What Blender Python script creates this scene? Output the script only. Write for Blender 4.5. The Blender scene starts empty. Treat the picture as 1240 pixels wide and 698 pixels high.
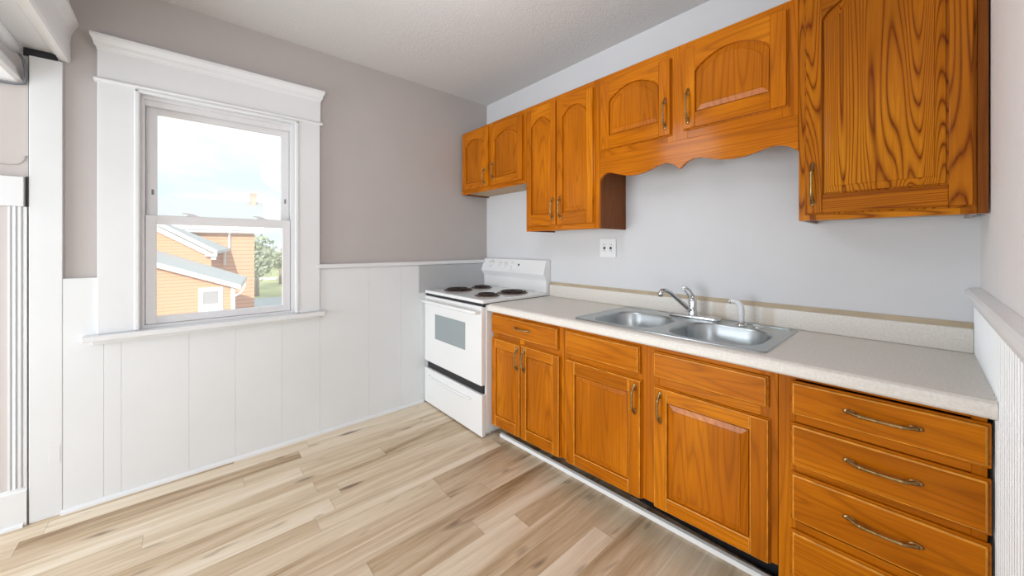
import bpy, bmesh, math, random
from mathutils import Vector, Matrix
from mathutils.noise import noise as pnoise

# ------------------------------------------------------------------ camera, world, lights
sc = bpy.context.scene
col = sc.collection
random.seed(4)
sc.view_settings.view_transform = 'Standard'
sc.view_settings.look = 'None'
sc.view_settings.exposure = 0.05
sc.view_settings.gamma = 1.0
sc.view_settings.use_curve_mapping = False

F_PX, V0, YAW = 440.05, 298.74, 48.407
cd = bpy.data.cameras.new('camera')
cam = bpy.data.objects.new('camera', cd)
col.objects.link(cam)
cam.location = (2.8541, -2.2005, 1.3297)
cam.rotation_euler = (math.radians(90), 0, math.radians(YAW))
cd.sensor_fit = 'HORIZONTAL'
cd.sensor_width = 36
cd.lens = F_PX / 1240 * 36
cd.shift_y = (V0 - 349.0) / 1240
cd.clip_start = 0.02
cd.clip_end = 400
sc.camera = cam

world = bpy.data.worlds.new('world')
sc.world = world
world.use_nodes = True
wn, wl = world.node_tree.nodes, world.node_tree.links
wn.clear()
wo = wn.new('ShaderNodeOutputWorld')
bg = wn.new('ShaderNodeBackground')
tc = wn.new('ShaderNodeTexCoord')
wm = wn.new('ShaderNodeMapping'); wm.inputs['Scale'].default_value = (2.5, 2.5, 7)
wnz = wn.new('ShaderNodeTexNoise'); wnz.inputs['Scale'].default_value = 1.6; wnz.inputs['Detail'].default_value = 5
wr = wn.new('ShaderNodeValToRGB')
wr.color_ramp.elements[0].position = 0.40; wr.color_ramp.elements[0].color = (0.74, 0.90, 0.97, 1)
wr.color_ramp.elements[1].position = 0.60; wr.color_ramp.elements[1].color = (1.0, 1.0, 1.0, 1)
wl.new(tc.outputs['Generated'], wm.inputs['Vector']); wl.new(wm.outputs['Vector'], wnz.inputs['Vector'])
wl.new(wnz.outputs['Fac'], wr.inputs['Fac']); wl.new(wr.outputs['Color'], bg.inputs['Color'])
bg.inputs['Strength'].default_value = 1.25
wl.new(bg.outputs[0], wo.inputs[0])

def light(name, kind, loc, direction, energy, color=(1, 1, 1), **kw):
    d = bpy.data.lights.new(name, kind)
    d.energy = energy; d.color = color
    for k, v in kw.items(): setattr(d, k, v)
    o = bpy.data.objects.new(name, d)
    o.location = loc
    o.rotation_euler = Vector(direction).to_track_quat('-Z', 'Y').to_euler()
    col.objects.link(o)
    return o
light('sun', 'SUN', (6, -10, 12), (-4, 1.1, -1.6), 4.0, (1.0, 0.95, 0.88), angle=math.radians(1.0))
# daylight of the windows in the far end of the room (behind the camera), an added side fill, and the unseen ceiling lamp
light('daylight_rear_windows', 'AREA', (0.8, -4.75, 1.0), (0.2, 1, 0.0), 74, (0.85, 0.93, 1.0), shape='RECTANGLE', size=1.5, size_y=1.6)
light('added_side_fill', 'AREA', (4.1, -3.1, 1.05), (-1, 0.62, -0.05), 54, (0.88, 0.95, 1.0), shape='RECTANGLE', size=2.0, size_y=1.6)  # fill light added to brighten cabinet fronts and floor; no window there
light('ceiling_lamp_light', 'POINT', (1.60, -1.45, 2.12), (0, 0, -1), 12, (0.90, 0.95, 1.0), shadow_soft_size=0.2)


# ------------------------------------------------------------------ materials
def newmat(name):
    m = bpy.data.materials.new(name); m.use_nodes = True
    return m, m.node_tree.nodes, m.node_tree.links, m.node_tree.nodes['Principled BSDF']
def plain(name, color, rough=0.5, metal=0.0, bump=0.0, bscale=60, vary=0.0, vscale=4, spec=0.5, coat=0.0):
    m, n, l, b = newmat(name)
    b.inputs['Base Color'].default_value = (*color, 1)
    b.inputs['Roughness'].default_value = rough
    b.inputs['Metallic'].default_value = metal
    b.inputs['Specular IOR Level'].default_value = spec
    b.inputs['Coat Weight'].default_value = coat
    t = n.new('ShaderNodeTexCoord')
    if vary:
        z = n.new('ShaderNodeTexNoise'); z.inputs['Scale'].default_value = vscale; z.inputs['Detail'].default_value = 4
        r = n.new('ShaderNodeValToRGB')
        r.color_ramp.elements[0].position = .3; r.color_ramp.elements[1].position = .7
        r.color_ramp.elements[0].color = (*[c * (1 - vary) for c in color], 1)
        r.color_ramp.elements[1].color = (*[min(1, c * (1 + vary)) for c in color], 1)
        l.new(t.outputs['Object'], z.inputs['Vector']); l.new(z.outputs['Fac'], r.inputs['Fac'])
        l.new(r.outputs['Color'], b.inputs['Base Color'])
    if bump:
        z = n.new('ShaderNodeTexNoise'); z.inputs['Scale'].default_value = bscale; z.inputs['Detail'].default_value = 3
        bp = n.new('ShaderNodeBump'); bp.inputs['Strength'].default_value = bump; bp.inputs['Distance'].default_value = 0.01
        l.new(t.outputs['Object'], z.inputs['Vector']); l.new(z.outputs['Fac'], bp.inputs['Height']); l.new(bp.outputs[0], b.inputs['Normal'])
    return m
def oak(name, axis, grain=0.5, dark=(.15, .026, .001), mid=(.48, .132, .0025), lite=(.66, .215, .005), rough=0.17, rings=70):
    m, n, l, b = newmat(name)
    t = n.new('ShaderNodeTexCoord'); oi = n.new('ShaderNodeObjectInfo')
    mul = n.new('ShaderNodeMath'); mul.operation = 'MULTIPLY'; mul.inputs[1].default_value = 37.0
    l.new(oi.outputs['Random'], mul.inputs[0])
    cmb = n.new('ShaderNodeCombineXYZ')
    for i in range(3): l.new(mul.outputs[0], cmb.inputs[i])
    add = n.new('ShaderNodeVectorMath'); add.operation = 'ADD'
    l.new(t.outputs['Object'], add.inputs[0]); l.new(cmb.outputs[0], add.inputs[1])
    def nz(sc_across, sc_along, detail, rough_=0.5):
        mp = n.new('ShaderNodeMapping')
        s = [sc_across] * 3; s['xyz'.index(axis)] = sc_along
        mp.inputs['Scale'].default_value = s
        z = n.new('ShaderNodeTexNoise'); z.inputs['Scale'].default_value = 1; z.inputs['Detail'].default_value = detail
        z.inputs['Roughness'].default_value = rough_
        l.new(add.outputs[0], mp.inputs['Vector']); l.new(mp.outputs[0], z.inputs['Vector'])
        return z.outputs['Fac']
    broad = nz(6.5, 0.42, 1.5)
    fine = nz(170, 5, 3, 0.7)
    def M(op, a, c=None):
        q = n.new('ShaderNodeMath'); q.operation = op
        for k_, v in enumerate((a, c)):
            if v is None: continue
            if isinstance(v, (int, float)): q.inputs[k_].default_value = v
            else: l.new(v, q.inputs[k_])
        return q.outputs[0]
    sn = M('ABSOLUTE', M('SINE', M('MULTIPLY', broad, rings)))
    line = M('POWER', M('SUBTRACT', 1.0, sn), 1.9)
    line = M('MULTIPLY', line, M('ADD', M('MULTIPLY', fine, 1.3), .25))
    tone = nz(3, 1.3, 2)
    v = M('ADD', M('MULTIPLY', tone, .62), M('MULTIPLY', fine, .38))
    r = n.new('ShaderNodeValToRGB')
    e = r.color_ramp.elements
    e[0].position = 0.32; e[0].color = (*[c * .72 for c in mid], 1); e[1].position = 0.68; e[1].color = (*lite, 1)
    k = e.new(0.5); k.color = (*mid, 1)
    l.new(v, r.inputs['Fac'])
    mx = n.new('ShaderNodeMix'); mx.data_type = 'RGBA'
    q = n.new('ShaderNodeMath'); q.operation = 'MULTIPLY'; q.use_clamp = True; q.inputs[1].default_value = grain
    l.new(line, q.inputs[0]); l.new(q.outputs[0], mx.inputs['Factor'])
    l.new(r.outputs['Color'], mx.inputs['A']); mx.inputs['B'].default_value = (*dark, 1)
    l.new(mx.outputs['Result'], b.inputs['Base Color'])
    b.inputs['Roughness'].default_value = rough
    b.inputs['Specular IOR Level'].default_value = 0.17
    bp = n.new('ShaderNodeBump'); bp.inputs['Strength'].default_value = 0.06; bp.inputs['Distance'].default_value = 0.003
    l.new(fine, bp.inputs['Height']); l.new(bp.outputs[0], b.inputs['Normal'])
    return m

OAKV = oak('oak_vertical_grain', 'z', 0.45)
OAKH = oak('oak_horizontal_grain', 'x', 0.45)
OAKVS = oak('oak_bold_vertical_grain', 'z', 1.1, mid=(.44, .130, .003), lite=(.58, .21, .006), rings=150)
OAKHS = oak('oak_bold_horizontal_grain', 'x', 0.95, mid=(.44, .130, .003), lite=(.58, .20, .006), rings=120)
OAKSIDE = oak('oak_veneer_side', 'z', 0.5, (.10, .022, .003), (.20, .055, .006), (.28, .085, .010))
OAKWORN = plain('worn_oak_edge', (.66, .27, .022), .4, vary=.3, vscale=25)
RAW = plain('raw_pale_wood', (.50, .36, .22), .6, vary=.12, vscale=20)
BRASS = plain('antique_brass', (.36, .25, .11), .28, 1.0, vary=.45, vscale=60)
PAINT = plain('white_gloss_paint', (.75, .76, .77), .38, bump=.03, bscale=25, vary=.02, vscale=3)
PAINTW = plain('white_wainscot_paint', (.745, .76, .77), .45, bump=.05, bscale=18, vary=.02, vscale=2.5)
PAINTB = plain('white_paint_raised_for_light', (.88, .89, .90), .4, bump=.04, bscale=18)  # white trim paint made lighter, missing light is put into the colour
VINYL = plain('white_vinyl', (.72, .71, .72), .35)
TAUPE = plain('taupe_wall_paint', (.485, .445, .43), .75, bump=.04, bscale=90, vary=.015)
GREYW = plain('grey_wall_paint', (.67, .67, .685), .75, bump=.04, bscale=90, vary=.015)
PINKW = plain('pale_wall_paint', (.87, .85, .845), .75, bump=.04, bscale=90, vary=.01)
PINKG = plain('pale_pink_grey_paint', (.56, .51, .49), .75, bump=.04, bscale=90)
CEIL = plain('textured_ceiling', (.67, .66, .66), .9, bump=.35, bscale=110)
ENAMEL = plain('white_enamel', (.84, .84, .84), .16, coat=.3)
ENAMEL2 = plain('white_enamel_satin', (.80, .80, .80), .3)
BLACK = plain('black_paint_and_gap_shade', (.012, .012, .016), .4)  # black of real parts; in the gaps it paints their shade
DARKIRON = plain('burnt_coil_metal', (.035, .022, .017), .45, .4, vary=.5, vscale=40)
DRIP = plain('stained_drip_pan', (.10, .055, .040), .35, .6, vary=.5, vscale=30)
CHROME = plain('chrome', (.70, .72, .73), .10, 1.0)
STEEL = plain('brushed_stainless', (.47, .51, .53), .30, 1.0, vary=.04, vscale=30)
WHITEPL = plain('white_plastic', (.82, .83, .85), .3)
GREYPANEL = plain('grey_sheet_metal', (.48, .49, .50), .5, .15, vary=.03)
OVENGLASS = plain('oven_window_glass', (.30, .345, .36), .16, 0, spec=.6)
TAN = plain('tan_caulk_strip', (.48, .39, .27), .6, vary=.1, vscale=10)
SHEATH = plain('grey_cable_sheath', (.16, .17, .19), .5)

def counter_mat(name='beige_laminate', tan_bands=()):
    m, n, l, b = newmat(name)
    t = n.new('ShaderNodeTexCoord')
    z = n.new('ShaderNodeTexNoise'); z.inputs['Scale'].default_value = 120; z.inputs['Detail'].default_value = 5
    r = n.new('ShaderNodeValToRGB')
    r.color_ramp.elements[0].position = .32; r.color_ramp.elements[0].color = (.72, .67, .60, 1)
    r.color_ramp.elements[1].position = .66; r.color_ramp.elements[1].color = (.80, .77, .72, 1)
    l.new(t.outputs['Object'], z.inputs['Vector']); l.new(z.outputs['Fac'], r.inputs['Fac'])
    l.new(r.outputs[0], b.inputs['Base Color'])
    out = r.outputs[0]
    if tan_bands:
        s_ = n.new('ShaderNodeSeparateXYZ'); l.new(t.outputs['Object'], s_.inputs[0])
    for cx_, hw, k in tan_bands:
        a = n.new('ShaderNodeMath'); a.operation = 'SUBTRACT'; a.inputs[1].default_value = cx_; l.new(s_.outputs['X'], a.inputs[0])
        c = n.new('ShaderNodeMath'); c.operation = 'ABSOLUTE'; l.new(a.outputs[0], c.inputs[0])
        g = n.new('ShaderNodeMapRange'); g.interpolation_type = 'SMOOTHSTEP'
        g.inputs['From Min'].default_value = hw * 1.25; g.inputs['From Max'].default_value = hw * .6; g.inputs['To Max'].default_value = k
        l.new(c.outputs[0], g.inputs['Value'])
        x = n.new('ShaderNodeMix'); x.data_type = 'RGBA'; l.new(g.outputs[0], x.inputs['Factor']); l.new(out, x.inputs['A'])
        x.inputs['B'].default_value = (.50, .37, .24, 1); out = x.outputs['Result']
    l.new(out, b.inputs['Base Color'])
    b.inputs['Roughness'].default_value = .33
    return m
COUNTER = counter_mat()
SPLASH = counter_mat('beige_laminate_tan_bands', ((.195, .036, .45), (.422, .028, .40)))  # two soft tan bands across the backsplash

def floor_mat():
    m, n, l, b = newmat('oak_plank_flooring')
    t = n.new('ShaderNodeTexCoord'); sp = n.new('ShaderNodeSeparateXYZ'); l.new(t.outputs['Object'], sp.inputs[0])
    def M(op, a, bb=None):
        q = n.new('ShaderNodeMath'); q.operation = op
        for i, v in enumerate((a, bb)):
            if v is None: continue
            if isinstance(v, (int, float)): q.inputs[i].default_value = v
            else: l.new(v, q.inputs[i])
        return q.outputs[0]
    def wnoise(*vals):
        w = n.new('ShaderNodeTexWhiteNoise'); w.noise_dimensions = '3D'
        c = n.new('ShaderNodeCombineXYZ')
        for i, v in enumerate(vals):
            if isinstance(v, (int, float)): c.inputs[i].default_value = v
            else: l.new(v, c.inputs[i])
        l.new(c.outputs[0], w.inputs['Vector']); return w.outputs['Value']
    W, L = 0.104, 1.1
    xs = M('DIVIDE', M('ADD', sp.outputs['X'], 10.03), W)
    row = M('FLOOR', xs)
    fx = M('FRACT', xs)
    ys = M('ADD', M('DIVIDE', M('ADD', sp.outputs['Y'], 20.0), L), M('MULTIPLY', wnoise(row, 3.0, 1.0), 5.0))
    colm = M('FLOOR', ys); fy = M('FRACT', ys)
    pid = wnoise(row, colm, 2.0)
    pid2 = wnoise(row, colm, 9.0)
    def nz(sx, sy, det, seedmul, rough=.5, dist=0.0):
        c = n.new('ShaderNodeCombineXYZ')
        l.new(M('ADD', M('MULTIPLY', sp.outputs['X'], sx), M('MULTIPLY', pid2, seedmul)), c.inputs[0])
        l.new(M('ADD', M('MULTIPLY', sp.outputs['Y'], sy), M('MULTIPLY', pid, seedmul)), c.inputs[1])
        l.new(M('MULTIPLY', pid, seedmul), c.inputs[2])
        z = n.new('ShaderNodeTexNoise'); z.inputs['Scale'].default_value = 1; z.inputs['Detail'].default_value = det
        z.inputs['Roughness'].default_value = rough; z.inputs['Distortion'].default_value = dist
        l.new(c.outputs[0], z.inputs['Vector']); return z.outputs['Fac']
    g1 = nz(13, .9, 4, 40, .6, .6)
    g2 = nz(150, 5, 3, 60, .65)
    kn = nz(16, 4.2, 1, 90)
    tone = M('ADD', M('MULTIPLY', pid, .30), M('MULTIPLY', M('SUBTRACT', g1, .09), .95))
    tone = M('ADD', tone, M('MULTIPLY', M('SUBTRACT', g2, .5), .30))
    r = n.new('ShaderNodeValToRGB'); e = r.color_ramp.elements
    e[0].position = .22; e[0].color = (.26, .155, .072, 1)
    e[1].position = .86; e[1].color = (.84, .74, .60, 1)
    k = e.new(.42); k.color = (.53, .39, .245, 1)
    k = e.new(.64); k.color = (.72, .59, .43, 1)
    l.new(tone, r.inputs['Fac'])
    kr = n.new('ShaderNodeMapRange'); kr.inputs['From Min'].default_value = .68; kr.inputs['From Max'].default_value = .80
    l.new(kn, kr.inputs['Value'])
    mx = n.new('ShaderNodeMix'); mx.data_type = 'RGBA'
    l.new(M('MULTIPLY', kr.outputs[0], .75), mx.inputs['Factor']); l.new(r.outputs[0], mx.inputs['A'])
    mx.inputs['B'].default_value = (.10, .055, .028, 1)
    sm = M('MAXIMUM', M('LESS_THAN', fx, .012), M('LESS_THAN', fy, .003))
    mx2 = n.new('ShaderNodeMix'); mx2.data_type = 'RGBA'
    l.new(M('MULTIPLY', sm, .35), mx2.inputs['Factor']); l.new(mx.outputs['Result'], mx2.inputs['A'])
    mx2.inputs['B'].default_value = (.2, .12, .06, 1)
    l.new(mx2.outputs['Result'], b.inputs['Base Color'])
    b.inputs['Roughness'].default_value = .38
    return m
FLOORM = floor_mat()

def glass_mat():
    m, n, l, b = newmat('window_glass')
    n.remove(b)
    tr = n.new('ShaderNodeBsdfTransparent'); tr.inputs[0].default_value = (.97, .98, .98, 1)
    gl = n.new('ShaderNodeBsdfGlossy'); gl.inputs['Roughness'].default_value = .03
    df = n.new('ShaderNodeBsdfTranslucent'); df.inputs[0].default_value = (.9, .9, .9, 1)
    m1 = n.new('ShaderNodeMixShader'); m1.inputs[0].default_value = .015
    m2 = n.new('ShaderNodeMixShader'); m2.inputs[0].default_value = .12
    l.new(tr.outputs[0], m1.inputs[1]); l.new(gl.outputs[0], m1.inputs[2])
    l.new(m1.outputs[0], m2.inputs[1]); l.new(df.outputs[0], m2.inputs[2])
    l.new(m2.outputs[0], n['Material Output'].inputs[0])
    return m
GLASS = glass_mat()

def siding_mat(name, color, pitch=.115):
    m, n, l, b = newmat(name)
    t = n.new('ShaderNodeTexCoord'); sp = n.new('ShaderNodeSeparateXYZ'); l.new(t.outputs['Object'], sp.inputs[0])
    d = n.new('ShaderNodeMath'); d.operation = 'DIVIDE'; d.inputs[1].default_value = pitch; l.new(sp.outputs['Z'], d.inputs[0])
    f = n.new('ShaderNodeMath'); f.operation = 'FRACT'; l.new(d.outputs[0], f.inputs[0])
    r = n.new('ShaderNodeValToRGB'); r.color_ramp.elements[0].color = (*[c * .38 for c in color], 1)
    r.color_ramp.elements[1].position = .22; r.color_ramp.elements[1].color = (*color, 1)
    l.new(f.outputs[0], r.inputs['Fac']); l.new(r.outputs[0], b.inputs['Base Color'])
    b.inputs['Roughness'].default_value = .8
    return m
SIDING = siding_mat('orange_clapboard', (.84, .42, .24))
SIDING2 = siding_mat('orange_clapboard_far', (.80, .44, .27), .2)
SHINGLE = plain('pale_grey_shingles', (.50, .52, .53), .9, vary=.08, vscale=6)
EXTWHITE = plain('exterior_white_trim', (.88, .88, .87), .6)
CHIMB = plain('pink_brick', (.72, .45, .36), .9, vary=.15, vscale=5)
LAWN = plain('pale_lawn', (.52, .53, .26), .95, vary=.2, vscale=.6)
ASPH = plain('grey_asphalt', (.48, .52, .54), .95, vary=.08, vscale=2)
LEAFM = plain('hazy_leaf_green', (.42, .46, .30), .8, vary=.3, vscale=1.5)
BARK = plain('pale_bark', (.35, .28, .22), .9)
DIMWIN = plain('dim_window_glass', (.42, .40, .41), .2)

# ------------------------------------------------------------------ mesh helpers
ORG = {}
def warp_base(v):
    # the base run is sheared a little lower towards the range to suit the camera view
    zb = .085 + .05 * (v.x - .85)
    k = min(1, max(0, (.70 - v.z) / .585))
    return Vector((v.x, v.y, v.z + (zb - .115) * k))
class MB:
    def __init__(s): s.b = bmesh.new()
    def poly(s, pts, mi=0, smooth=False):
        f = s.b.faces.new([s.b.verts.new(p) for p in pts]); f.material_index = mi; f.smooth = smooth
        return f
    def box(s, x0, x1, y0, y1, z0, z1, mi=0, bev=0.0, seg=2, bm_=-1):
        r = bmesh.ops.create_cube(s.b, size=1)
        vs = r['verts']
        bmesh.ops.transform(s.b, matrix=Matrix.Translation(((x0+x1)/2, (y0+y1)/2, (z0+z1)/2)) @ Matrix.Diagonal((abs(x1-x0), abs(y1-y0), abs(z1-z0), 1)), verts=vs)
        fs = set(f for v in vs for f in v.link_faces)
        for f in fs: f.material_index = mi
        if bev > 0:
            es = list(set(e for v in vs for e in v.link_edges))
            bmesh.ops.bevel(s.b, geom=es, offset=bev, segments=seg, affect='EDGES', profile=.5, material=bm_)
        return s
    def prism(s, prof, axis, a0, a1, mi=0, smooth=False):
        """prof: 2-D outline in the two other axes (in xyz order), extruded along axis from a0 to a1"""
        def P(p, a):
            q = list(p); q.insert('xyz'.index(axis), a); return q
        A = [s.b.verts.new(P(p, a0)) for p in prof]; B = [s.b.verts.new(P(p, a1)) for p in prof]
        n = len(prof); fs = []
        for i in range(n):
            f = s.b.faces.new((A[i], A[(i+1) % n], B[(i+1) % n], B[i])); f.smooth = smooth; fs.append(f)
        fs.append(s.b.faces.new(A[::-1])); fs.append(s.b.faces.new(B))
        for f in fs: f.material_index = mi
        return s
    def hexa(s, c, mi=0):
        """8 corners: bottom 4 then top 4"""
        v = [s.b.verts.new(p) for p in c]
        for q in ((3,2,1,0),(4,5,6,7),(0,1,5,4),(1,2,6,5),(2,3,7,6),(3,0,4,7)):
            s.b.faces.new([v[i] for i in q]).material_index = mi
        return s
    def loft(s, rings, mi=0, smooth=True, close=True, cap0=False, cap1=False):
        R = [[s.b.verts.new(p) for p in r] for r in rings]
        n = len(R[0])
        for a, b in zip(R, R[1:]):
            for i in range(n if close else n - 1):
                f = s.b.faces.new((a[i], a[(i+1) % n], b[(i+1) % n], b[i])); f.material_index = mi; f.smooth = smooth
        if cap0: s.b.faces.new(R[0][::-1]).material_index = mi
        if cap1: s.b.faces.new(R[-1]).material_index = mi
        return R
    def tube(s, path, rad, mi=0, n=10, flat=None):
        """rad: number or list; flat: (normal, factor) squashes the section along a direction"""
        path = [Vector(p) for p in path]
        if not isinstance(rad, (list, tuple)): rad = [rad] * len(path)
        rings = []; up = None
        for i, p in enumerate(path):
            t = (path[min(i+1, len(path)-1)] - path[max(i-1, 0)]).normalized()
            if up is None:
                up = Vector((0, 0, 1)) if abs(t.z) < .9 else Vector((1, 0, 0))
            u = (up - t * up.dot(t)).normalized(); up = u
            w = t.cross(u)
            rings.append([p + (u * math.cos(2*math.pi*k/n) + w * math.sin(2*math.pi*k/n)) * rad[i] for k in range(n)])
        s.loft(rings, mi, True, True, True, True)
        return s
    def lathe(s, prof, c, axis='z', mi=0, n=28, smooth=True, cap=True):
        """prof: (r, h) pairs; c centre"""
        rings = []
        for r, h in prof:
            ring = []
            for k in range(n):
                a = 2*math.pi*k/n; u, w = r*math.cos(a), r*math.sin(a)
                d = {'z': (u, w, h), 'y': (u, h, w), 'x': (h, u, w)}[axis]
                ring.append((c[0]+d[0], c[1]+d[1], c[2]+d[2]))
            rings.append(ring)
        s.loft(rings, mi, smooth, True, cap, cap)
        return s
    def ball(s, c, r, mi=0, sub=2):
        q = bmesh.ops.create_icosphere(s.b, subdivisions=sub, radius=1)
        bmesh.ops.transform(s.b, matrix=Matrix.Translation(c) @ Matrix.Diagonal((*r, 1)), verts=q['verts'])
        for f in set(f for v in q['verts'] for f in v.link_faces): f.material_index = mi; f.smooth = True
        return s
    def link(s, name, mats, parent=None, org=None, warp=False):
        if warp:
            for v in s.b.verts: v.co = warp_base(v.co)
        bmesh.ops.recalc_face_normals(s.b, faces=s.b.faces[:])
        pts = [v.co for v in s.b.verts]
        lo = Vector([min(p[i] for p in pts) for i in range(3)]); hi = Vector([max(p[i] for p in pts) for i in range(3)])
        o_ = Vector(org) if org is not None else Vector(((lo.x+hi.x)/2, (lo.y+hi.y)/2, lo.z))
        for v in s.b.verts: v.co -= o_
        me = bpy.data.meshes.new(name); s.b.to_mesh(me); s.b.free()
        for m in (mats if isinstance(mats, (list, tuple)) else [mats]): me.materials.append(m)
        o = bpy.data.objects.new(name, me); col.objects.link(o)
        ORG[o] = o_
        if parent is not None:
            o.parent = parent; o.location = o_ - ORG[parent]
        else: o.location = o_
        return o
def thing(name, loc, label, cat, group=None, kind=None):
    o = bpy.data.objects.new(name, None); o.empty_display_size = .1
    o.location = loc; col.objects.link(o); ORG[o] = Vector(loc)
    return tag(o, label, cat, group, kind)
def tag(o, label, cat, group=None, kind=None):
    o['label'] = label; o['category'] = cat
    if group: o['group'] = group
    if kind: o['kind'] = kind
    return o
def struct(o, label, cat): return tag(o, label, cat, None, 'structure')

# ------------------------------------------------------------------ room shell
H = 2.723; XR = 3.0; YB = -4.9; XS = 4.2
b = MB(); b.box(-.15, XS + .1, YB - .1, .12, -.12, 0); struct(b.link('floor', FLOORM, org=(0, 0, 0)), 'light oak plank floor running along the window wall', 'floor')
b = MB(); b.box(-.15, XS + .1, YB - .1, .12, H, H + .12); struct(b.link('ceiling', CEIL, org=(0, 0, 0)), 'grey textured ceiling above the kitchen', 'ceiling')
b = MB(); b.box(-.15, XS + .1, 0, .12, 0, H); struct(b.link('wall_back', GREYW), 'grey painted wall behind the oak cabinets', 'wall')
OY0, OY1, OZ0, OZ1 = -2.42, -1.645, .86, 2.19        # window opening
b = MB()
b.box(-.15, 0, YB - .1, OY0, 0, H); b.box(-.15, 0, OY1, 0, 0, H)
b.box(-.15, 0, OY0, OY1, 0, OZ0); b.box(-.15, 0, OY0, OY1, OZ1, H)
struct(b.link('wall_left', TAUPE), 'taupe painted wall around the window', 'wall')
b = MB(); b.box(XR, XR + .12, -1.55, 0, 0, H); b.box(XR, XS, -1.67, -1.55, 0, H)
struct(b.link('wall_right', PINKW), 'pale pinkish wall at the right of the cabinets', 'wall')
b = MB(); b.box(XS, XS + .1, YB - .1, -1.55, 0, H); struct(b.link('wall_side', PINKW), 'pale wall of the side room behind the camera', 'wall')
b = MB(); b.box(0, XS, YB - .1, YB, 0, H); struct(b.link('wall_front', PINKW), 'pale wall of the room behind the camera', 'wall')

# wainscot boards on the window wall
b = MB()
ys = [-2.672, -2.535, -2.472, -2.202, -1.987, -1.74, -1.508, -1.162, -.90, -.744, -.40, -.001]
for y0, y1 in zip(ys, ys[1:]):
    top = 1.169 if y0 > -1.52 or y1 < -2.5 else (.84 if y1 > -2.6 else 1.169)
    if y0 < -2.5: top = 1.169
    b.box(.001, .020, y0 + .0002, y1 - .0002, .0, top, bev=.0012, seg=1)
struct(b.link('trim_1', PAINTW), 'white painted board wainscot below the window', 'wainscot')
# wide flat board at the end of the window wall
b = MB(); b.box(.001, .021, -2.775, -2.6725, 0, 2.246, bev=.002, seg=1)
b.box(.021, .0225, -2.714, -2.679, .262, .346, bev=.0006, seg=1)
struct(b.link('trim_2', PAINTW), 'tall white board with painted-over patch at the end of the window wall', 'trim')
# chair rail right of the window
b = MB(); b.prism([(.001, 1.170), (.028, 1.170), (.042, 1.176), (.045, 1.188), (.042, 1.200), (.036, 1.204), (.001, 1.204)], 'y', -1.531, -.001)
struct(b.link('trim_3', PAINT), 'white chair rail between the window and the corner', 'chair rail')
# quarter round along the window wall floor
b = MB(); b.prism([(.0205, 0), (.036, 0), (.034, .010), (.029, .017), (.0205, .021)], 'y', -2.678, -.70)
struct(b.link('baseboard_left', PAINT), 'thin white quarter round along the floor under the window', 'baseboard')

# right wall wainscot: beaded boards with a chair rail
b = MB()
prof = [(XR - .0005, -1.549)]
y = -1.549; pitch = .034
xs = XR - .014
while y < -.004:
    y1 = min(y + pitch, -.002)
    prof += [(xs, y), (xs, y1 - .010), (xs + .004, y1 - .008), (xs - .002, y1 - .005), (xs + .004, y1 - .001)]
    y = y1
prof += [(XR - .0005, -.002)]
b.prism(prof, 'z', .0, 1.125)
struct(b.link('trim_4', PAINTB), 'white beaded wainscot on the right wall beside the counter', 'wainscot')
b = MB(); b.prism([(XR - .0005, 1.105), (XR - .016, 1.105), (XR - .022, 1.128), (XR - .036, 1.150), (XR - .036, 1.166), (XR - .030, 1.172), (XR - .0005, 1.176)], 'y', -1.549, -.002)
struct(b.link('trim_5', PAINTB), 'white chair rail on the right wall above the beaded boards', 'chair rail')

# header with crown moulding over the wide opening at the left
b = MB()
b.prism([(-2.795, 2.285), (-2.708, 2.285), (-2.703, 2.281), (-2.695, 2.281), (-2.688, 2.262), (-2.674, 2.256), (-2.652, 2.254), (-2.648, 2.272), (-2.650, 2.36), (-2.646, 2.40), (-2.634, 2.43), (-2.622, 2.452), (-2.622, 2.47),
         (-2.652, 2.56), (-2.66, H - .001), (-2.795, H - .001)], 'x', .002, 2.35)
struct(b.link('trim_6', PAINTB), 'white header with crown moulding over the opening at the far left', 'header')
# details of the next room at the left edge
b = MB(); b.box(.001, .012, -3.3, -2.786, 1.66, 1.661)
b.box(.002, .030, -3.25, -2.788, 1.520, 1.660, bev=.002, seg=1)
struct(b.link('trim_7', PAINT), 'short white horizontal board beside the tall board at the left edge', 'trim')
b = MB()
pr = [(.001, -2.836)]
for yy, xx in [(-2.836, .020), (-2.830, .020), (-2.826, .012), (-2.822, .020), (-2.814, .022), (-2.810, .013), (-2.806, .022), (-2.798, .022), (-2.794, .014), (-2.790, .020), (-2.781, .020)]: pr.append((xx, yy))
pr.append((.001, -2.781))
b.prism(pr, 'z', .184, 1.519)
struct(b.link('trim_8', PAINT), 'narrow white fluted moulding under the horizontal board at the left edge', 'trim')
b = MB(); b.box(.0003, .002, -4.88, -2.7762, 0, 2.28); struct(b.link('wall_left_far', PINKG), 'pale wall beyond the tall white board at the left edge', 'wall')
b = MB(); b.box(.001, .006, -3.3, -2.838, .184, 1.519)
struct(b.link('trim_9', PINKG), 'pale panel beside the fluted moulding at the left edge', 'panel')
b = MB(); b.prism([(.001, .001), (.024, .001), (.024, .165), (.016, .172), (.014, .183), (.001, .183)], 'y', -3.3, -2.781)
b.prism([(.0245, .001), (.036, .001), (.034, .012), (.0245, .018)], 'y', -3.3, -2.790)
struct(b.link('baseboard_1', PAINT), 'white baseboard at the lower left edge beyond the tall board', 'baseboard')
b = MB(); b.box(.0025, .0045, -2.787, -2.7755, 1.520, 1.665); b.box(.0025, .0045, -2.7795, -2.7755, 1.665, 2.25); b.box(.0025, .0045, -2.795, -2.69, 2.245, 2.284); struct(b.link('trim_10', BLACK), 'black strips standing for the shade in the gap left of the tall white board', 'gap')  # thin black strips paint the shade of the gaps around the tall board

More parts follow.
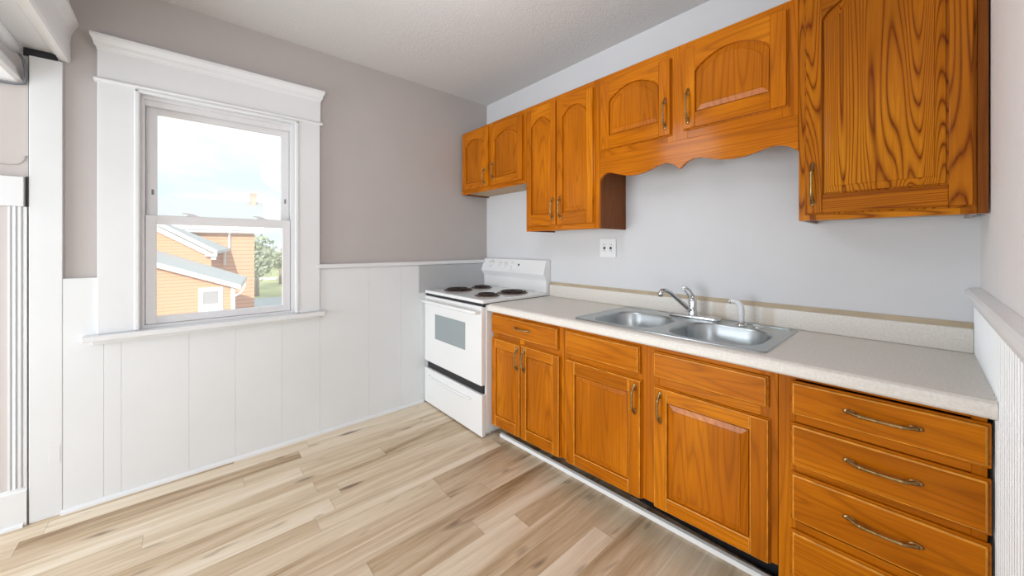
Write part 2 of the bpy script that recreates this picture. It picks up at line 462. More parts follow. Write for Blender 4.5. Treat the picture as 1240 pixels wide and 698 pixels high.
# ------------------------------------------------------------------ window
wnd = thing('window_1', (0, -2.03, .845), 'white double hung window with wide casing and crowned head', 'window', kind='structure')
b = MB()
for y0, y1 in ((-2.556, -2.412), (-1.651, -1.511)):
    b.box(.001, .034, y0, y1, .876, 2.19, bev=.002, seg=1)
b.box(.001, .040, -2.424, -2.402, .876, 2.184, bev=.006); b.box(.001, .040, -1.663, -1.641, .876, 2.184, bev=.006)
b.box(.001, .040, -2.424, -1.641, 2.166, 2.186, bev=.006)
b.link('casing', PAINT, wnd)
b = MB()
b.box(.001, .036, -2.556, -1.508, 2.2005, 2.375)
b.prism([(.001, 2.186), (.040, 2.186), (.046, 2.190), (.048, 2.196), (.046, 2.202), (.040, 2.206), (.001, 2.206)], 'y', -2.568, -1.497)
cr = [(.0, 2.350), (.038, 2.350), (.040, 2.362), (.047, 2.368), (.049, 2.384), (.054, 2.398), (.058, 2.404), (.060, 2.412), (.060, 2.425), (.0, 2.425)]
def crown_ring(y0s, flip):
    return [(x, (-2.556 - max(0, x - .036)) if not flip else (-1.508 + max(0, x - .036)), z) for x, z in cr]
b.loft([crown_ring(0, False), crown_ring(0, True)], smooth=False, cap0=True, cap1=True)
b.link('head_casing', PAINT, wnd)
b = MB()
b.box(.0, .082, -2.606, -1.487, .846, .8755, bev=.005)
b.link('stool', PAINT, wnd)
b = MB(); b.box(.0205, .036, -2.575, -1.515, .822, .8455, bev=.003); b.link('apron', PAINT, wnd)
b = MB()    # jamb liner
b.box(-.148, .0, -2.420, -2.386, .862, 2.188); b.box(-.148, .0, -1.683, -1.645, .862, 2.188)
b.box(-.148, .0, -2.386, -1.683, 2.148, 2.188); b.box(-.148, 0, -2.386, -1.683, .862, .892)
b.box(-.060, -.012, -2.386, -1.683, 2.118, 2.148)
b.link('jamb', VINYL, wnd)
def sash(name, xa, xb, y0, y1, z0, z1, st, rt, rb):
    b = MB()
    b.box(xa, xb, y0, y0 + st, z0, z1, bev=.003); b.box(xa, xb, y1 - st, y1, z0, z1, bev=.003)
    b.box(xa + .0005, xb - .0005, y0 + st - .002, y1 - st + .002, z1 - rt, z1, bev=.003)
    b.box(xa + .0005, xb - .0005, y0 + st - .002, y1 - st + .002, z0, z0 + rb, bev=.003)
    o = b.link(name, VINYL, wnd)
    b = MB(); xm = (xa + xb) / 2
    b.box(xm - .002, xm + .002, y0 + st - .004, y1 - st + .004, z0 + rb - .004, z1 - rt + .004)
    b.link('pane', GLASS, o)
    return o
up = sash('upper_sash', -.085, -.052, -2.3855, -1.6835, 1.475, 2.122, .047, .032, .035)
lo = sash('lower_sash', -.048, -.010, -2.384, -1.685, .893, 1.507, .044, .050, .040)
for yy in (-2.20, -1.86):
    b = MB(); b.prism([(yy - .012, 1.5075), (yy + .045, 1.5075), (yy + .030, 1.516), (yy + .018, 1.522), (yy - .030, 1.528), (yy - .032, 1.524), (yy - .004, 1.519)], 'x', -.040, -.018)
    b.link('sash_lock', VINYL, lo)
for yy in (-2.357, -1.708):
    b = MB(); b.box(-.0525, -.0505, yy - .005, yy + .005, 1.625, 1.655, bev=.001); b.link('vent_latch', SHEATH, up)

# ------------------------------------------------------------------ cabinets
YU, YUD = -.305, -.325
YF, YFD = -.600, -.620
def arch_ring(x0, x1, z0, z1, h, d, n=22):
    """outline of an opening with a cathedral head, inset by d; bottom-left, bottom-right, then the head right to left"""
    a0, a1, b0 = x0 + d, x1 - d, z0 + d
    top = z1 - d
    pts = [(a0, b0), (a1, b0)]
    for i in range(n + 1):
        t = 1 - 2 * i / n
        x = (a0 + a1) / 2 + t * (a1 - a0) / 2
        if h == 0: z = top
        else:
            k = abs(t)
            z = top - h + (0 if k > .93 else h * (.22 + .78 * (1 - (k / .93) ** 2.0)))
        pts.append((x, z))
    return pts
def door(parent, x0, x1, z0, z1, yf, sw, rb, rt, h, mats, warp=False):
    """raised panel door whose front stands at yf; h = rise of the arched head (0 = square)"""
    yb = yf + .020
    wm = 2 if warp else -1
    b = MB()
    b.box(x0, x1, yf + .0135, yb, z0, z1, bev=.002)
    e = .005
    b.box(x0 + e, x0 + sw, yf, yf + .0155, z0 + e, z1 - e, 0, bev=.0035, bm_=wm)
    b.box(x1 - sw, x1 - e, yf, yf + .0155, z0 + e, z1 - e, 0, bev=.0035, bm_=wm)
    b.box(x0 + sw, x1 - sw, yf + .0003, yf + .0155, z0 + e, z0 + rb, 1, bev=.0035, bm_=wm)
    ox0, ox1, oz0, oz1 = x0 + sw, x1 - sw, z0 + rb, z1 - rt
    if h == 0:
        b.box(ox0, ox1, yf + .0003, yf + .0155, oz1, z1 - e, 1, bev=.0035, bm_=wm)
    else:
        head = arch_ring(ox0, ox1, oz0, oz1, h, 0)[2:]
        headi = [(x, z + .004) for x, z in head]
        top = [(x, z1 - e) for x, z in head]
        b.loft([[(x, yf + .0155, z) for x, z in head], [(x, yf + .0035, z) for x, z in head], [(x, yf + .0003, z) for x, z in headi],
                [(x, yf + .0003, z) for x, z in top], [(x, yf + .0155, z) for x, z in top]], 1, False, close=False)
    d = b.link('door', [mats[0], mats[1], OAKWORN], parent, warp=warp)
    b = MB()
    R = [[(x, yy, z) for x, z in arch_ring(ox0, ox1, oz0, oz1, h, dd)] for dd, yy in ((-.001, yf + .0133), (.0045, yf + .0133), (.0060, yf + .0085), (.030, yf + .0035), (.0315, yf + .0012))]
    b.loft(R, 0, False, True, False, True)
    b.link('panel', mats[2], d, warp=warp)
    return d
def pull(parent, x, z, yf, L, axis, warp=False):
    b = MB()
    s = L / .14
    prof = [(-.50, .003, .0052), (-.47, .005, .0065), (-.42, .011, .0062), (-.36, .019, .0055), (-.30, .024, .0062), (-.285, .0245, .0072), (-.27, .025, .0060), (-.15, .0275, .0050), (0, .028, .0048),
            (.15, .0275, .0050), (.27, .025, .0060), (.285, .0245, .0072), (.30, .024, .0062), (.36, .019, .0055), (.42, .011, .0062), (.47, .005, .0065), (.50, .003, .0052)]
    def P(t, o): return (x, yf - o, z + t * L) if axis == 'z' else (x + t * L, yf - o, z)
    b.tube([P(t, o) for t, o, r in prof], [r for t, o, r in prof], n=10)
    for sg in (-1, 1):
        c = P(sg * .46, .003)
        b.ball(c, (.0085, .0042, .017) if axis == 'z' else (.017, .0042, .0085))
        b.ball(P(sg * .515, .002), (.006, .0034, .008) if axis == 'z' else (.008, .0034, .006))
    return b.link('handle', BRASS, parent, warp=warp)
def drawer(parent, x0, x1, z0, z1, yf, mat, name='drawer', warp=False):
    b = MB()
    b.box(x0, x1, yf + .009, yf + .020, z0, z1, bev=.003)
    b.box(x0 + .006, x1 - .006, yf, yf + .012, z0 + .006, z1 - .006, bev=.0048, seg=3, bm_=1)
    return b.link(name, [mat, OAKWORN], parent, warp=warp)
def carcass(parent, x0, x1, y0, y1, z0, z1, mat, bot=RAW, t=.015, top=True, warp=False, inner=False):
    b = MB()
    b.box(x0, x0 + t, y0, y1, z0, z1); b.box(x1 - t, x1, y0, y1, z0, z1)
    if top: b.box(x0 + t, x1 - t, y0, y1, z1 - t, z1)
    b.box(x0 + t, x1 - t, y1 - .006, y1, z0 + .02, z1 - t)
    c = b.link('carcass', mat, parent, warp=warp)
    b = MB(); b.box(x0 + t, x1 - t, y0, y1 - .0065, z0 + .012, z0 + .024)
    b.link('bottom_panel', bot, parent, warp=warp)
    return c
def frame(parent, x0, x1, z0, z1, y, opens, mats=None, t=.019, warp=False):
    """face frame: the rectangle minus openings given as vertical bands (x list) with rails (z list)"""
    b = MB()
    xs_, zs_ = opens
    for a0, a1 in xs_: b.box(a0, a1, y, y + t, z0, z1, 0, bev=.0012, seg=1)
    gaps = [(xs_[i][1], xs_[i+1][0]) for i in range(len(xs_) - 1)]
    for g0, g1 in gaps:
        for c0, c1 in zs_: b.box(g0, g1, y + .0004, y + t, c0, c1, 1, bev=.0012, seg=1)
    return b.link('face_frame', mats or [OAKV, OAKH], parent, warp=warp)
ZT = 2.369
NM = [OAKV, OAKH, OAKV]; BM = [OAKVS, OAKHS, OAKVS]

# small upper cabinet over the range
c1 = thing('upper_cabinet', (.45, -.15, 1.806), 'small oak wall cabinet with two arched doors above the white range', 'cabinet')
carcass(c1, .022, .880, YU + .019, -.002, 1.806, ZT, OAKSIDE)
frame(c1, .022, .880, 1.806, ZT, YU, ([(.022, .070), (.425, .478), (.848, .880)], [(1.806, 1.842), (2.318, ZT)]))
d = door(c1, .045, .438, 1.834, 2.350, YUD, .060, .062, .075, .055, NM); pull(d, .392, 1.925, YUD, .135, 'z')
d = door(c1, .463, .856, 1.834, 2.334, YUD, .060, .062, .075, .055, NM); pull(d, .512, 1.955, YUD, .135, 'z')
# tall upper cabinet
c2 = thing('upper_cabinet', (1.21, -.15, 1.442), 'tall narrow oak wall cabinet with two arched doors, hanging lowest beside the valance', 'cabinet')
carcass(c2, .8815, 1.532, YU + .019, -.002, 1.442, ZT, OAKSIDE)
frame(c2, .8815, 1.532, 1.442, ZT, YU, ([(.8815, .930), (1.17, 1.22), (1.490, 1.532)], [(1.442, 1.490), (2.318, ZT)]))
d = door(c2, .899, 1.1925, 1.474, 2.335, YUD, .052, .085, .080, .062, NM); pull(d, 1.166, 1.592, YUD, .142, 'z')
d = door(c2, 1.1955, 1.500, 1.474, 2.330, YUD, .054, .085, .070, .062, NM); pull(d, 1.234, 1.594, YUD, .142, 'z')
# cabinet over the sink with scalloped valance
c3 = thing('upper_cabinet', (2.02, -.15, 1.735), 'wide short oak wall cabinet with two arched doors and scalloped valance over the sink', 'cabinet')
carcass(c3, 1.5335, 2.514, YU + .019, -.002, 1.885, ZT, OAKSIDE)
frame(c3, 1.5335, 2.514, 1.880, ZT, YU, ([(1.5335, 1.570), (1.960, 2.062), (2.460, 2.514)], [(1.880, 1.930), (2.312, ZT)]))
d = door(c3, 1.546, 1.986, 1.912, 2.320, YUD, .066, .085, .055, .070, NM); pull(d, 1.956, 2.031, YUD, .150, 'z')
d = door(c3, 2.044, 2.482, 1.920, 2.336, YUD, .062, .080, .062, .072, NM); pull(d, 2.074, 2.036, YUD, .160, 'z')
val = [(1.534, 1.727), (1.545, 1.752), (1.560, 1.767), (1.580, 1.775), (1.600, 1.777), (1.630, 1.770), (1.680, 1.752), (1.725, 1.741), (1.770, 1.737), (1.810, 1.741), (1.856, 1.751), (1.900, 1.767), (1.930, 1.774), (1.955, 1.775), (1.980, 1.768), (2.005, 1.752), (2.025, 1.733),
       (2.045, 1.752), (2.070, 1.768), (2.095, 1.774), (2.130, 1.772), (2.170, 1.760), (2.215, 1.747), (2.267, 1.740), (2.320, 1.743), (2.360, 1.752), (2.400, 1.763), (2.432, 1.767), (2.460, 1.763), (2.485, 1.752), (2.5135, 1.728)]
b = MB(); b.prism(val + [(2.5135, 1.8795), (1.534, 1.8795)], 'y', YU, YU + .019)
b.link('valance', OAKH, c3)
# big upper cabinet on the right
c4 = thing('upper_cabinet', (2.75, -.15, 1.436), 'large oak wall cabinet with one bold-grained door at the far right', 'cabinet')
carcass(c4, 2.5155, 2.976, YU + .019, -.002, 1.436, 2.43, OAKSIDE)
frame(c4, 2.5155, 2.973, 1.436, 2.43, YU, ([(2.5155, 2.570), (2.940, 2.973)], [(1.436, 1.480), (2.38, 2.43)]), [OAKVS, OAKHS])
b = MB(); b.box(2.9735, 2.996, YU - .0015, YU + .02, 1.436, 2.43, bev=.001, seg=1); b.link('filler_strip', OAKSIDE, c4)
d = door(c4, 2.536, 2.970, 1.458, 2.400, YUD, .056, .078, .085, .085, BM); pull(d, 2.563, 1.580, YUD, .158, 'z')

# base cabinets
def base_shell(o, x0, x1, rails, bands, mats=None, warp=True):
    carcass(o, x0, x1, YF + .019, -.004, .120, .880, OAKSIDE, top=False, warp=True)
    frame(o, x0, x1, .116, .880, YF, (bands, rails), mats, warp=warp)
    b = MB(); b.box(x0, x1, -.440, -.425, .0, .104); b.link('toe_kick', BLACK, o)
k1 = thing('base_cabinet', (1.17, -.3, 0), 'oak base cabinet with one handled drawer over two narrow doors beside the range', 'cabinet')
base_shell(k1, .8535, 1.498, [(.116, .150), (.695, .735), (.850, .880)], [(.8535, .900), (1.13, 1.17), (1.460, 1.498)])
d = drawer(k1, .853, 1.464, .732, .858, YFD, OAKH, warp=True); pull(d, 1.170, .802, YFD, .135, 'x')
d = door(k1, .853, 1.148, .112, .697, YFD, .046, .075, .062, 0, NM, True); pull(d, 1.126, .607, YFD, .135, 'z', True)
d = door(k1, 1.152, 1.479, .112, .701, YFD, .052, .075, .062, 0, NM, True); pull(d, 1.192, .609, YFD, .135, 'z', True)
k2 = thing('base_cabinet', (2.0, -.3, 0), 'wide oak sink base cabinet with two plain false drawer fronts over two doors', 'cabinet')
base_shell(k2, 1.4995, 2.508, [(.116, .150), (.695, .745), (.850, .880)], [(1.4995, 1.545), (1.955, 2.060), (2.455, 2.508)])
drawer(k2, 1.519, 1.973, .727, .858, YFD, OAKH, 'false_drawer_front', True)
drawer(k2, 2.038, 2.482, .735, .852, YFD, OAKH, 'false_drawer_front', True)
d = door(k2, 1.521, 1.981, .112, .700, YFD, .066, .070, .075, 0, NM, True); pull(d, 1.950, .601, YFD, .135, 'z', True)
d = door(k2, 2.040, 2.487, .112, .696, YFD, .064, .070, .065, 0, NM, True); pull(d, 2.075, .600, YFD, .135, 'z', True)
k3 = thing('base_cabinet', (2.75, -.3, 0), 'oak base cabinet with a stack of four handled drawers at the right end', 'cabinet')
base_shell(k3, 2.5095, 2.972, [(.116, .150), (.325, .360), (.535, .570), (.710, .740), (.862, .880)], [(2.5095, 2.560), (2.945, 2.972)], warp=False)
for (z0, z1), hz in zip(((.738, .858), (.560, .710), (.368, .537), (.170, .334)), (.801, .643, .460, .26)):
    d = drawer(k3, 2.547, 2.978, z0, z1, YFD, OAKH); pull(d, 2.772, hz, YFD, .155, 'x')

# countertop
ZC, ZCB, YC = .930, .881, -.655
ct = thing('countertop', (1.92, -.3, ZCB), 'long beige speckled laminate countertop with short backsplash', 'countertop')
X0, X1 = .854, 2.9845
SX0, SX1, SY0, SY1 = 1.60, 2.44, -.575, -.075     # cut-out for the sink
b = MB()
nose = [(SY0, ZC), (-.628, ZC), (-.640, ZC - .002), (-.650, ZC - .008), (-.655, ZC - .018), (-.655, ZCB + .010), (-.652, ZCB + .004), (-.645, ZCB), (SY0, ZCB)]
b.prism(nose, 'x', X0, X1)
b.box(X0, SX0, SY0, -.002, ZCB, ZC); b.box(SX1, X1, SY0, -.002, ZCB, ZC); b.box(SX0, SX1, SY1, -.002, ZCB, ZC)
b.link('worktop', COUNTER, ct)
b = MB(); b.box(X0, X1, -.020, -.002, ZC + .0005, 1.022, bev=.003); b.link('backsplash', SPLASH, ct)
b = MB(); b.prism([(-.016, 1.0225), (-.002, 1.0225), (-.002, 1.044), (-.006, 1.044)], 'x', X0, XR - .016); struct(b.link('trim_11', TAN), 'tan strip along the wall on top of the backsplash', 'trim')

# loose white strip on the floor in front of the toe kick
b = MB()
p0, p1 = Vector((.900, -.562, 0)), Vector((2.66, -.472, 0))
nrm = Vector((p1.y - p0.y, -(p1.x - p0.x), 0)).normalized() * .018
b.hexa([p0 + nrm + Vector((0, 0, .001)), p1 + nrm + Vector((0, 0, .001)), p1 + Vector((0, 0, .001)), p0 + Vector((0, 0, .001)),
        p0 + nrm + Vector((0, 0, .024)), p1 + nrm + Vector((0, 0, .024)), p1 + Vector((0, 0, .026)), p0 + Vector((0, 0, .026))])
tag(b.link('toe_strip', EXTWHITE), 'loose white strip on the floor along the black toe kick', 'strip')

# ------------------------------------------------------------------ range
st = thing('electric_range', (.435, -.36, 0), 'white electric coil range in the corner beside the window wall', 'stove')
SXL, SXR = .024, .846
b = MB(); b.box(SXL + .002, SXR - .002, -.655, -.035, .030, .922, bev=.003)
for xx in (.07, .80):
    for yy in (-.60, -.09): b.lathe([(.018, .0), (.018, .031)], (xx, yy, 0), n=14)
b.box(SXL + .03, SXR - .03, -.640, -.10, .004, .031)
b.link('body', [ENAMEL2], st)
b = MB(); b.box(SXL, SXR, -.686, -.030, .931, .957, bev=.006, seg=3); b.box(SXL + .004, SXR - .006, -.678, -.030, .9225, .931, 1); b.box(SXL + .004, SXR - .006, -.678, -.656, .908, .9225, 1)
b.link('cooktop', [ENAMEL, BLACK], st)
def burner(x, y, r):
    b = MB()
    b.lathe([(r + .012, .9570), (r + .012, .9605), (r + .006, .9625), (r, .9610), (r - .02, .9585), (.02, .9575), (.0, .9575)], (x, y, 0), n=36, cap=False)
    o = b.link('burner', DRIP, st)
    b = MB(); path = []; turns = 4.2 if r > .09 else 3.2
    N = int(turns * 30)
    for i in range(N + 1):
        t = i / N; rr = .018 + (r - .026) * t; a = 2 * math.pi * turns * t
        path.append((x + rr * math.cos(a), y + rr * math.sin(a), .9695))
    b.tube(path, .0052, n=6); b.link('coil', DARKIRON, o)
burner(.222, -.478, .112); burner(.205, -.215, .084); burner(.655, -.500, .086); burner(.660, -.245, .112)
b = MB()
b.prism([(-.003, .925), (-.003, 1.218), (-.044, 1.218), (-.050, 1.214), (-.082, 1.108), (-.080, 1.100), (-.054, 1.062), (-.050, 1.050), (-.050, .9575), (-.028, .9575), (-.028, .925)], 'x', SXL, SXR + .001)
bgd = b.link('backguard', ENAMEL, st)
def slope_y(z): return -.050 - (1.214 - z) / (1.214 - 1.108) * .032
for xx, r in ((.159, .032), (.281, .022), (.365, .022), (.449, .022)):
    z = 1.170; y = slope_y(z)
    b = MB(); b.lathe([(r, -.001), (r, -.006), (r * .92, -.009), (r * .72, -.011), (r * .66, -.024), (r * .56, -.027), (0, -.027)], (xx, y, z), 'y', n=26, cap=False)
    b.box(xx - .004, xx + .004, y - .0285, y - .010, z - r * .6, z + r * .6, bev=.002)
    b.link('knob', ENAMEL2, bgd)
    b = MB(); b.box(xx - .010, xx + .010, y - .0135, y - .0115, 1.1335, 1.1355); b.link('dial_mark', GREYPANEL, bgd)
b = MB(); b.lathe([(.009, .002), (.009, -.004), (.006, -.006), (0, -.006)], (.535, slope_y(1.171), 1.171), 'y', n=16, cap=False); b.link('indicator_light', BLACK, bgd)
b = MB(); b.box(.43, .56, slope_y(1.12) - .0015, slope_y(1.12) + .001, 1.119, 1.121); b.link('label_line', GREYPANEL, bgd)
# oven door, handle and window
b = MB(); b.box(SXL + .002, SXR - .010, -.692, -.657, .360, .912, bev=.006, seg=3)
od = b.link('oven_door', ENAMEL, st)
b = MB(); b.box(.205, .640, -.6945, -.6915, .572, .774, bev=.0014, seg=1); b.link('oven_window', OVENGLASS, od)
b = MB()
b.tube([(.035, -.722, .872), (.06, -.735, .873), (.20, -.739, .874), (.43, -.740, .874), (.66, -.739, .874), (.80, -.735, .873), (.825, -.722, .872)], [.011, .013, .014, .014, .014, .013, .011], n=12)
for xx in (.05, .81): b.box(xx - .014, xx + .014, -.730, -.691, .860, .884, bev=.004)
b.link('door_handle', ENAMEL, od)
b = MB(); b.box(SXL + .03, SXR - .02, -.672, -.654, .300, .362); b.link('vent_gap', BLACK, st)
b = MB(); b.box(SXL + .004, SXL + .030, -.680, -.655, .300, .360); b.link('side_bracket', GREYPANEL, st)
b = MB(); b.box(SXL + .002, SXR - .004, -.692, -.657, .010, .300, bev=.005, seg=3)
dw = b.link('storage_drawer', ENAMEL, st)
b = MB(); b.tube([(.105, -.690, .247), (.13, -.695, .238), (.25, -.697, .232), (.43, -.697, .230), (.61, -.697, .232), (.70, -.695, .238), (.715, -.690, .247)], [.006, .010, .011, .011, .011, .010, .006], n=12)
b.link('drawer_grip', ENAMEL, dw)

# grey splash sheet on the wainscot next to the range
b = MB(); b.box(.0205, .0235, -.744, -.055, .935, 1.168, bev=.0008, seg=1)
tag(b.link('splash_sheet', GREYPANEL), 'grey metal splash sheet on the white wainscot beside the range', 'panel')

# ------------------------------------------------------------------ sink
RX0, RX1, RY0, RY1 = 1.567, 2.471, -.606, -.044
sk = thing('kitchen_sink', (2.02, -.32, ZC), 'stainless steel double bowl sink set in the beige countertop', 'sink')
def rrect(x0, x1, y0, y1, r, z, n=10):
    pts = []
    for cx, cy, a0 in ((x1 - r, y1 - r, 0), (x0 + r, y1 - r, 90), (x0 + r, y0 + r, 180), (x1 - r, y0 + r, 270)):
        for i in range(n + 1):
            a = math.radians(a0 + 90 * i / n); pts.append((cx + r * math.cos(a), cy + r * math.sin(a), z))
    return pts
B1 = (1.622, 1.992, -.573, -.180); B2 = (2.046, 2.425, -.573, -.180)
b = MB()
bm = b.b
def loop_edges(pts):
    vs = [bm.verts.new(p) for p in pts]
    return vs, [bm.edges.new((vs[i], vs[(i+1) % len(vs)])) for i in range(len(vs))]
zr = ZC + .0040
ov, oe = loop_edges(rrect(RX0 + .010, RX1 - .010, RY0 + .010, RY1 - .010, .022, zr, 6))
h1v, h1e = loop_edges(rrect(*B1, .125, zr)); h2v, h2e = loop_edges(rrect(*B2, .125, zr))
bmesh.ops.triangle_fill(bm, use_beauty=True, use_dissolve=False, edges=oe + h1e + h2e)
b.loft([rrect(RX0 + .010, RX1 - .010, RY0 + .010, RY1 - .010, .022, zr, 6), rrect(RX0 + .007, RX1 - .007, RY0 + .007, RY1 - .007, .025, zr + .003, 6), rrect(RX0 + .003, RX1 - .003, RY0 + .003, RY1 - .003, .028, zr + .0022, 6), rrect(RX0, RX1, RY0, RY1, .030, ZC + .0006, 6)])
b.box(1.60, 1.80, -.072, -.060, zr - .0005, zr + .003, bev=.001); b.box(2.25, 2.44, -.072, -.060, zr - .0005, zr + .003, bev=.001)
b.link('rim', STEEL, sk)
for B in (B1, B2):
    b = MB(); rings = []
    for ins, dz, r in ((0, 0, .125), (.004, -.004, .123), (.007, -.012, .121), (.014, -.060, .118), (.026, -.120, .110), (.040, -.145, .100), (.062, -.162, .085), (.095, -.170, .060)):
        rings.append(rrect(B[0] + ins, B[1] - ins, B[2] + ins, B[3] - ins, r, zr + dz))
    R = b.loft(rings); b.b.faces.new(R[-1]).smooth = True
    o = b.link('basin', STEEL, sk)
    cx, cy = (B[0] + B[1]) / 2, (B[2] + B[3]) / 2
    b = MB(); b.lathe([(.046, zr - .170), (.046, zr - .167), (.038, zr - .166), (.030, zr - .1685), (0, zr - .1685)], (cx, cy, 0), cap=False); b.link('drain', CHROME, o)
# faucet
ft = thing('faucet', (2.01, -.115, zr), 'chrome single lever kitchen faucet behind the sink bowls', 'faucet')
b = MB(); rings = []
for ins, z in ((0, zr + .0006), (0, zr + .010), (.004, zr + .017), (.012, zr + .021)):
    rings.append(rrect(1.885 + ins, 2.155 - ins, -.142 + ins, -.088 - ins, .0265 - ins, z, 6))
b.loft(rings, cap0=True, cap1=True); b.link('base_plate', CHROME, ft)
b = MB(); b.lathe([(.024, zr + .014), (.023, zr + .030), (.021, zr + .06), (.022, zr + .085), (.020, zr + .102), (.014, zr + .112), (0, zr + .115)], (2.012, -.115, 0), cap=False); b.link('body', CHROME, ft)
b = MB(); b.tube([(2.010, -.120, zr + .035), (1.995, -.150, zr + .062), (1.972, -.200, zr + .105), (1.950, -.252, zr + .146), (1.938, -.282, zr + .160), (1.930, -.302, zr + .158), (1.926, -.312, zr + .146), (1.926, -.312, zr + .128)], [.013, .0125, .0115, .0115, .012, .012, .0125, .0125], n=14)
b.link('spout', CHROME, ft)
b = MB(); 
b.tube([(2.016, -.112, zr + .105), (2.014, -.116, zr + .130), (2.004, -.126, zr + .152), (1.990, -.138, zr + .166), (1.972, -.150, zr + .172)], [.008, .006, .0055, .006, .007], n=10)
b.tube([(2.004, -.124, zr + .100), (1.994, -.132, zr + .128), (1.982, -.142, zr + .152), (1.970, -.151, zr + .170)], [.006, .005, .005, .006], n=10)
b.link('lever', CHROME, ft)
# sprayer
sp = thing('side_sprayer', (2.252, -.120, zr), 'white side sprayer standing at the right of the chrome faucet', 'sprayer')
b = MB(); b.lathe([(.026, zr), (.025, zr + .004), (.019, zr + .010), (.016, zr + .012)], (2.252, -.120, 0), cap=False); b.link('collar', CHROME, sp)
b = MB(); b.tube([(2.252, -.120, zr + .008), (2.252, -.120, zr + .030), (2.252, -.120, zr + .075), (2.248, -.122, zr + .098), (2.238, -.128, zr + .114), (2.222, -.138, zr + .121), (2.208, -.146, zr + .118)], [.013, .0125, .0140, .0150, .0140, .0115, .0105], n=16)
b.link('spray_head', WHITEPL, sp)
b = MB(); b.tube([(2.209, -.1455, zr + .1182), (2.203, -.149, zr + .1165)], [.0108, .0104], n=16); b.link('nozzle', CHROME, sp)
hc = MB(); hc.lathe([(.022, zr), (.022, zr + .003), (.014, zr + .006), (0, zr + .006)], (2.325, -.120, 0), cap=False)
tag(hc.link('hole_cap', CHROME), 'flat chrome hole cap on the sink deck right of the sprayer', 'cap')

# outlet plate on the back wall
op = thing('outlet_plate', (1.393, -.001, 1.252), 'white double outlet plate on the grey wall under the tall cabinet', 'outlet')
b = MB(); b.box(1.328, 1.459, -.008, -.0005, 1.253, 1.385, bev=.003); b.link('cover_plate', WHITEPL, op)
for xx in (1.368, 1.419):
    b = MB()
    for zz in (1.299, 1.340): b.box(xx - .017, xx + .017, -.010, -.0075, zz - .015, zz + .015, bev=.001, seg=1)
    rc = b.link('receptacle', WHITEPL, op)
    b = MB()
    for zz in (1.299, 1.340):
        for dx in (-.006, .006): b.box(xx + dx - .0012, xx + dx + .0012, -.0104, -.0098, zz - .002, zz + .008)
    b.box(xx - .0075, xx + .0075, -.0104, -.0078, 1.310, 1.328)
    b.link('slot', BLACK, rc)

# ------------------------------------------------------------------ loose pieces under the header at the left edge
b = MB()
b.tube([(.03, -2.812, 2.262), (.2, -2.812, 2.262), (.6, -2.812, 2.262), (1.2, -2.812, 2.262)], .022, n=14)
tag(b.link('wrapped_pipe', PAINTB), 'white wrapped pipe running under the header at the far left', 'pipe')
b = MB(); b.prism([(-3.10, 2.098), (-2.812, 2.112), (-2.797, 2.122), (-2.815, 2.185), (-2.86, 2.235), (-3.10, 2.240)], 'x', .003, .70)
tag(b.link('boxed_duct', PAINTB), 'white boxed piece below the wrapped pipe at the left edge', 'duct')
b = MB()
b.tube([(.035, -2.800, 2.238), (.03, -2.789, 2.215), (.025, -2.783, 2.17), (.025, -2.782, 2.13), (.022, -2.788, 2.104), (.02, -2.812, 2.097), (.02, -2.88, 2.093), (.02, -3.1, 2.086)], .006, n=8)
tag(b.link('armoured_cable', SHEATH), 'grey cable looping under the white boxed piece at the left edge', 'cable')
b = MB()
b.tube([(.004, -3.2, 1.72), (.004, -2.88, 1.717), (.004, -2.834, 1.715), (.004, -2.810, 1.722), (.004, -2.795, 1.738), (.005, -2.786, 1.765)], .0028, n=8)
tag(b.link('wire', TAUPE), 'thin painted wire on the wall above the short white board at the left', 'wire')

# ------------------------------------------------------------------ outside
GZ = -3.5
b = MB(); b.box(-120, 60, -80, 80, GZ - .3, GZ); struct(b.link('ground', LAWN), 'pale lawn outside the window', 'ground')
b = MB(); b.box(-38, -1.5, -40, 40, GZ + .001, GZ + .02); struct(b.link('road', ASPH), 'grey asphalt beside the orange house', 'road')
hs = thing('neighbouring_house', (-18, -4, GZ), 'orange clapboard house with pale grey roofs outside the window', 'house')
b = MB(); b.box(-29, -21, -9, .415, GZ, 2.03); b.link('main_wall', SIDING2, hs)
b = MB()
b.hexa([(-20.5, -10, 2.19), (-20.5, .78, 2.19), (-25, 1.28, 4.0), (-25, -10, 4.0), (-20.5, -10, 2.33), (-20.5, .78, 2.33), (-25, 1.28, 4.12), (-25, -10, 4.12)])
b.hexa([(-29.5, -10, 2.19), (-29.5, .78, 2.19), (-25, 1.28, 4.0), (-25, -10, 4.0), (-29.5, -10, 2.33), (-29.5, .78, 2.33), (-25, 1.28, 4.12), (-25, -10, 4.12)])
b.link('main_roof', SHINGLE, hs)
b = MB(); b.box(-20.52, -20.40, -10, .78, 2.16, 2.36); b.box(-20.95, -20.5, -10, .60, 2.03, 2.19); b.link('eave_trim', EXTWHITE, hs)
b = MB(); b.box(-24.6, -24.3, .62, .88, 3.7, 4.56); b.box(-24.63, -24.27, .59, .91, 4.50, 4.60); b.link('chimney', CHIMB, hs)
b = MB(); b.tube([(-20.45, -.64, 2.12), (-20.88, -.66, 2.0), (-20.88, -.66, 1.28), (-20.85, -.78, 1.22), (-20.85, -.84, 1.18), (-20.85, -.86, .35)], .06, n=8); b.link('downspout', EXTWHITE, hs)
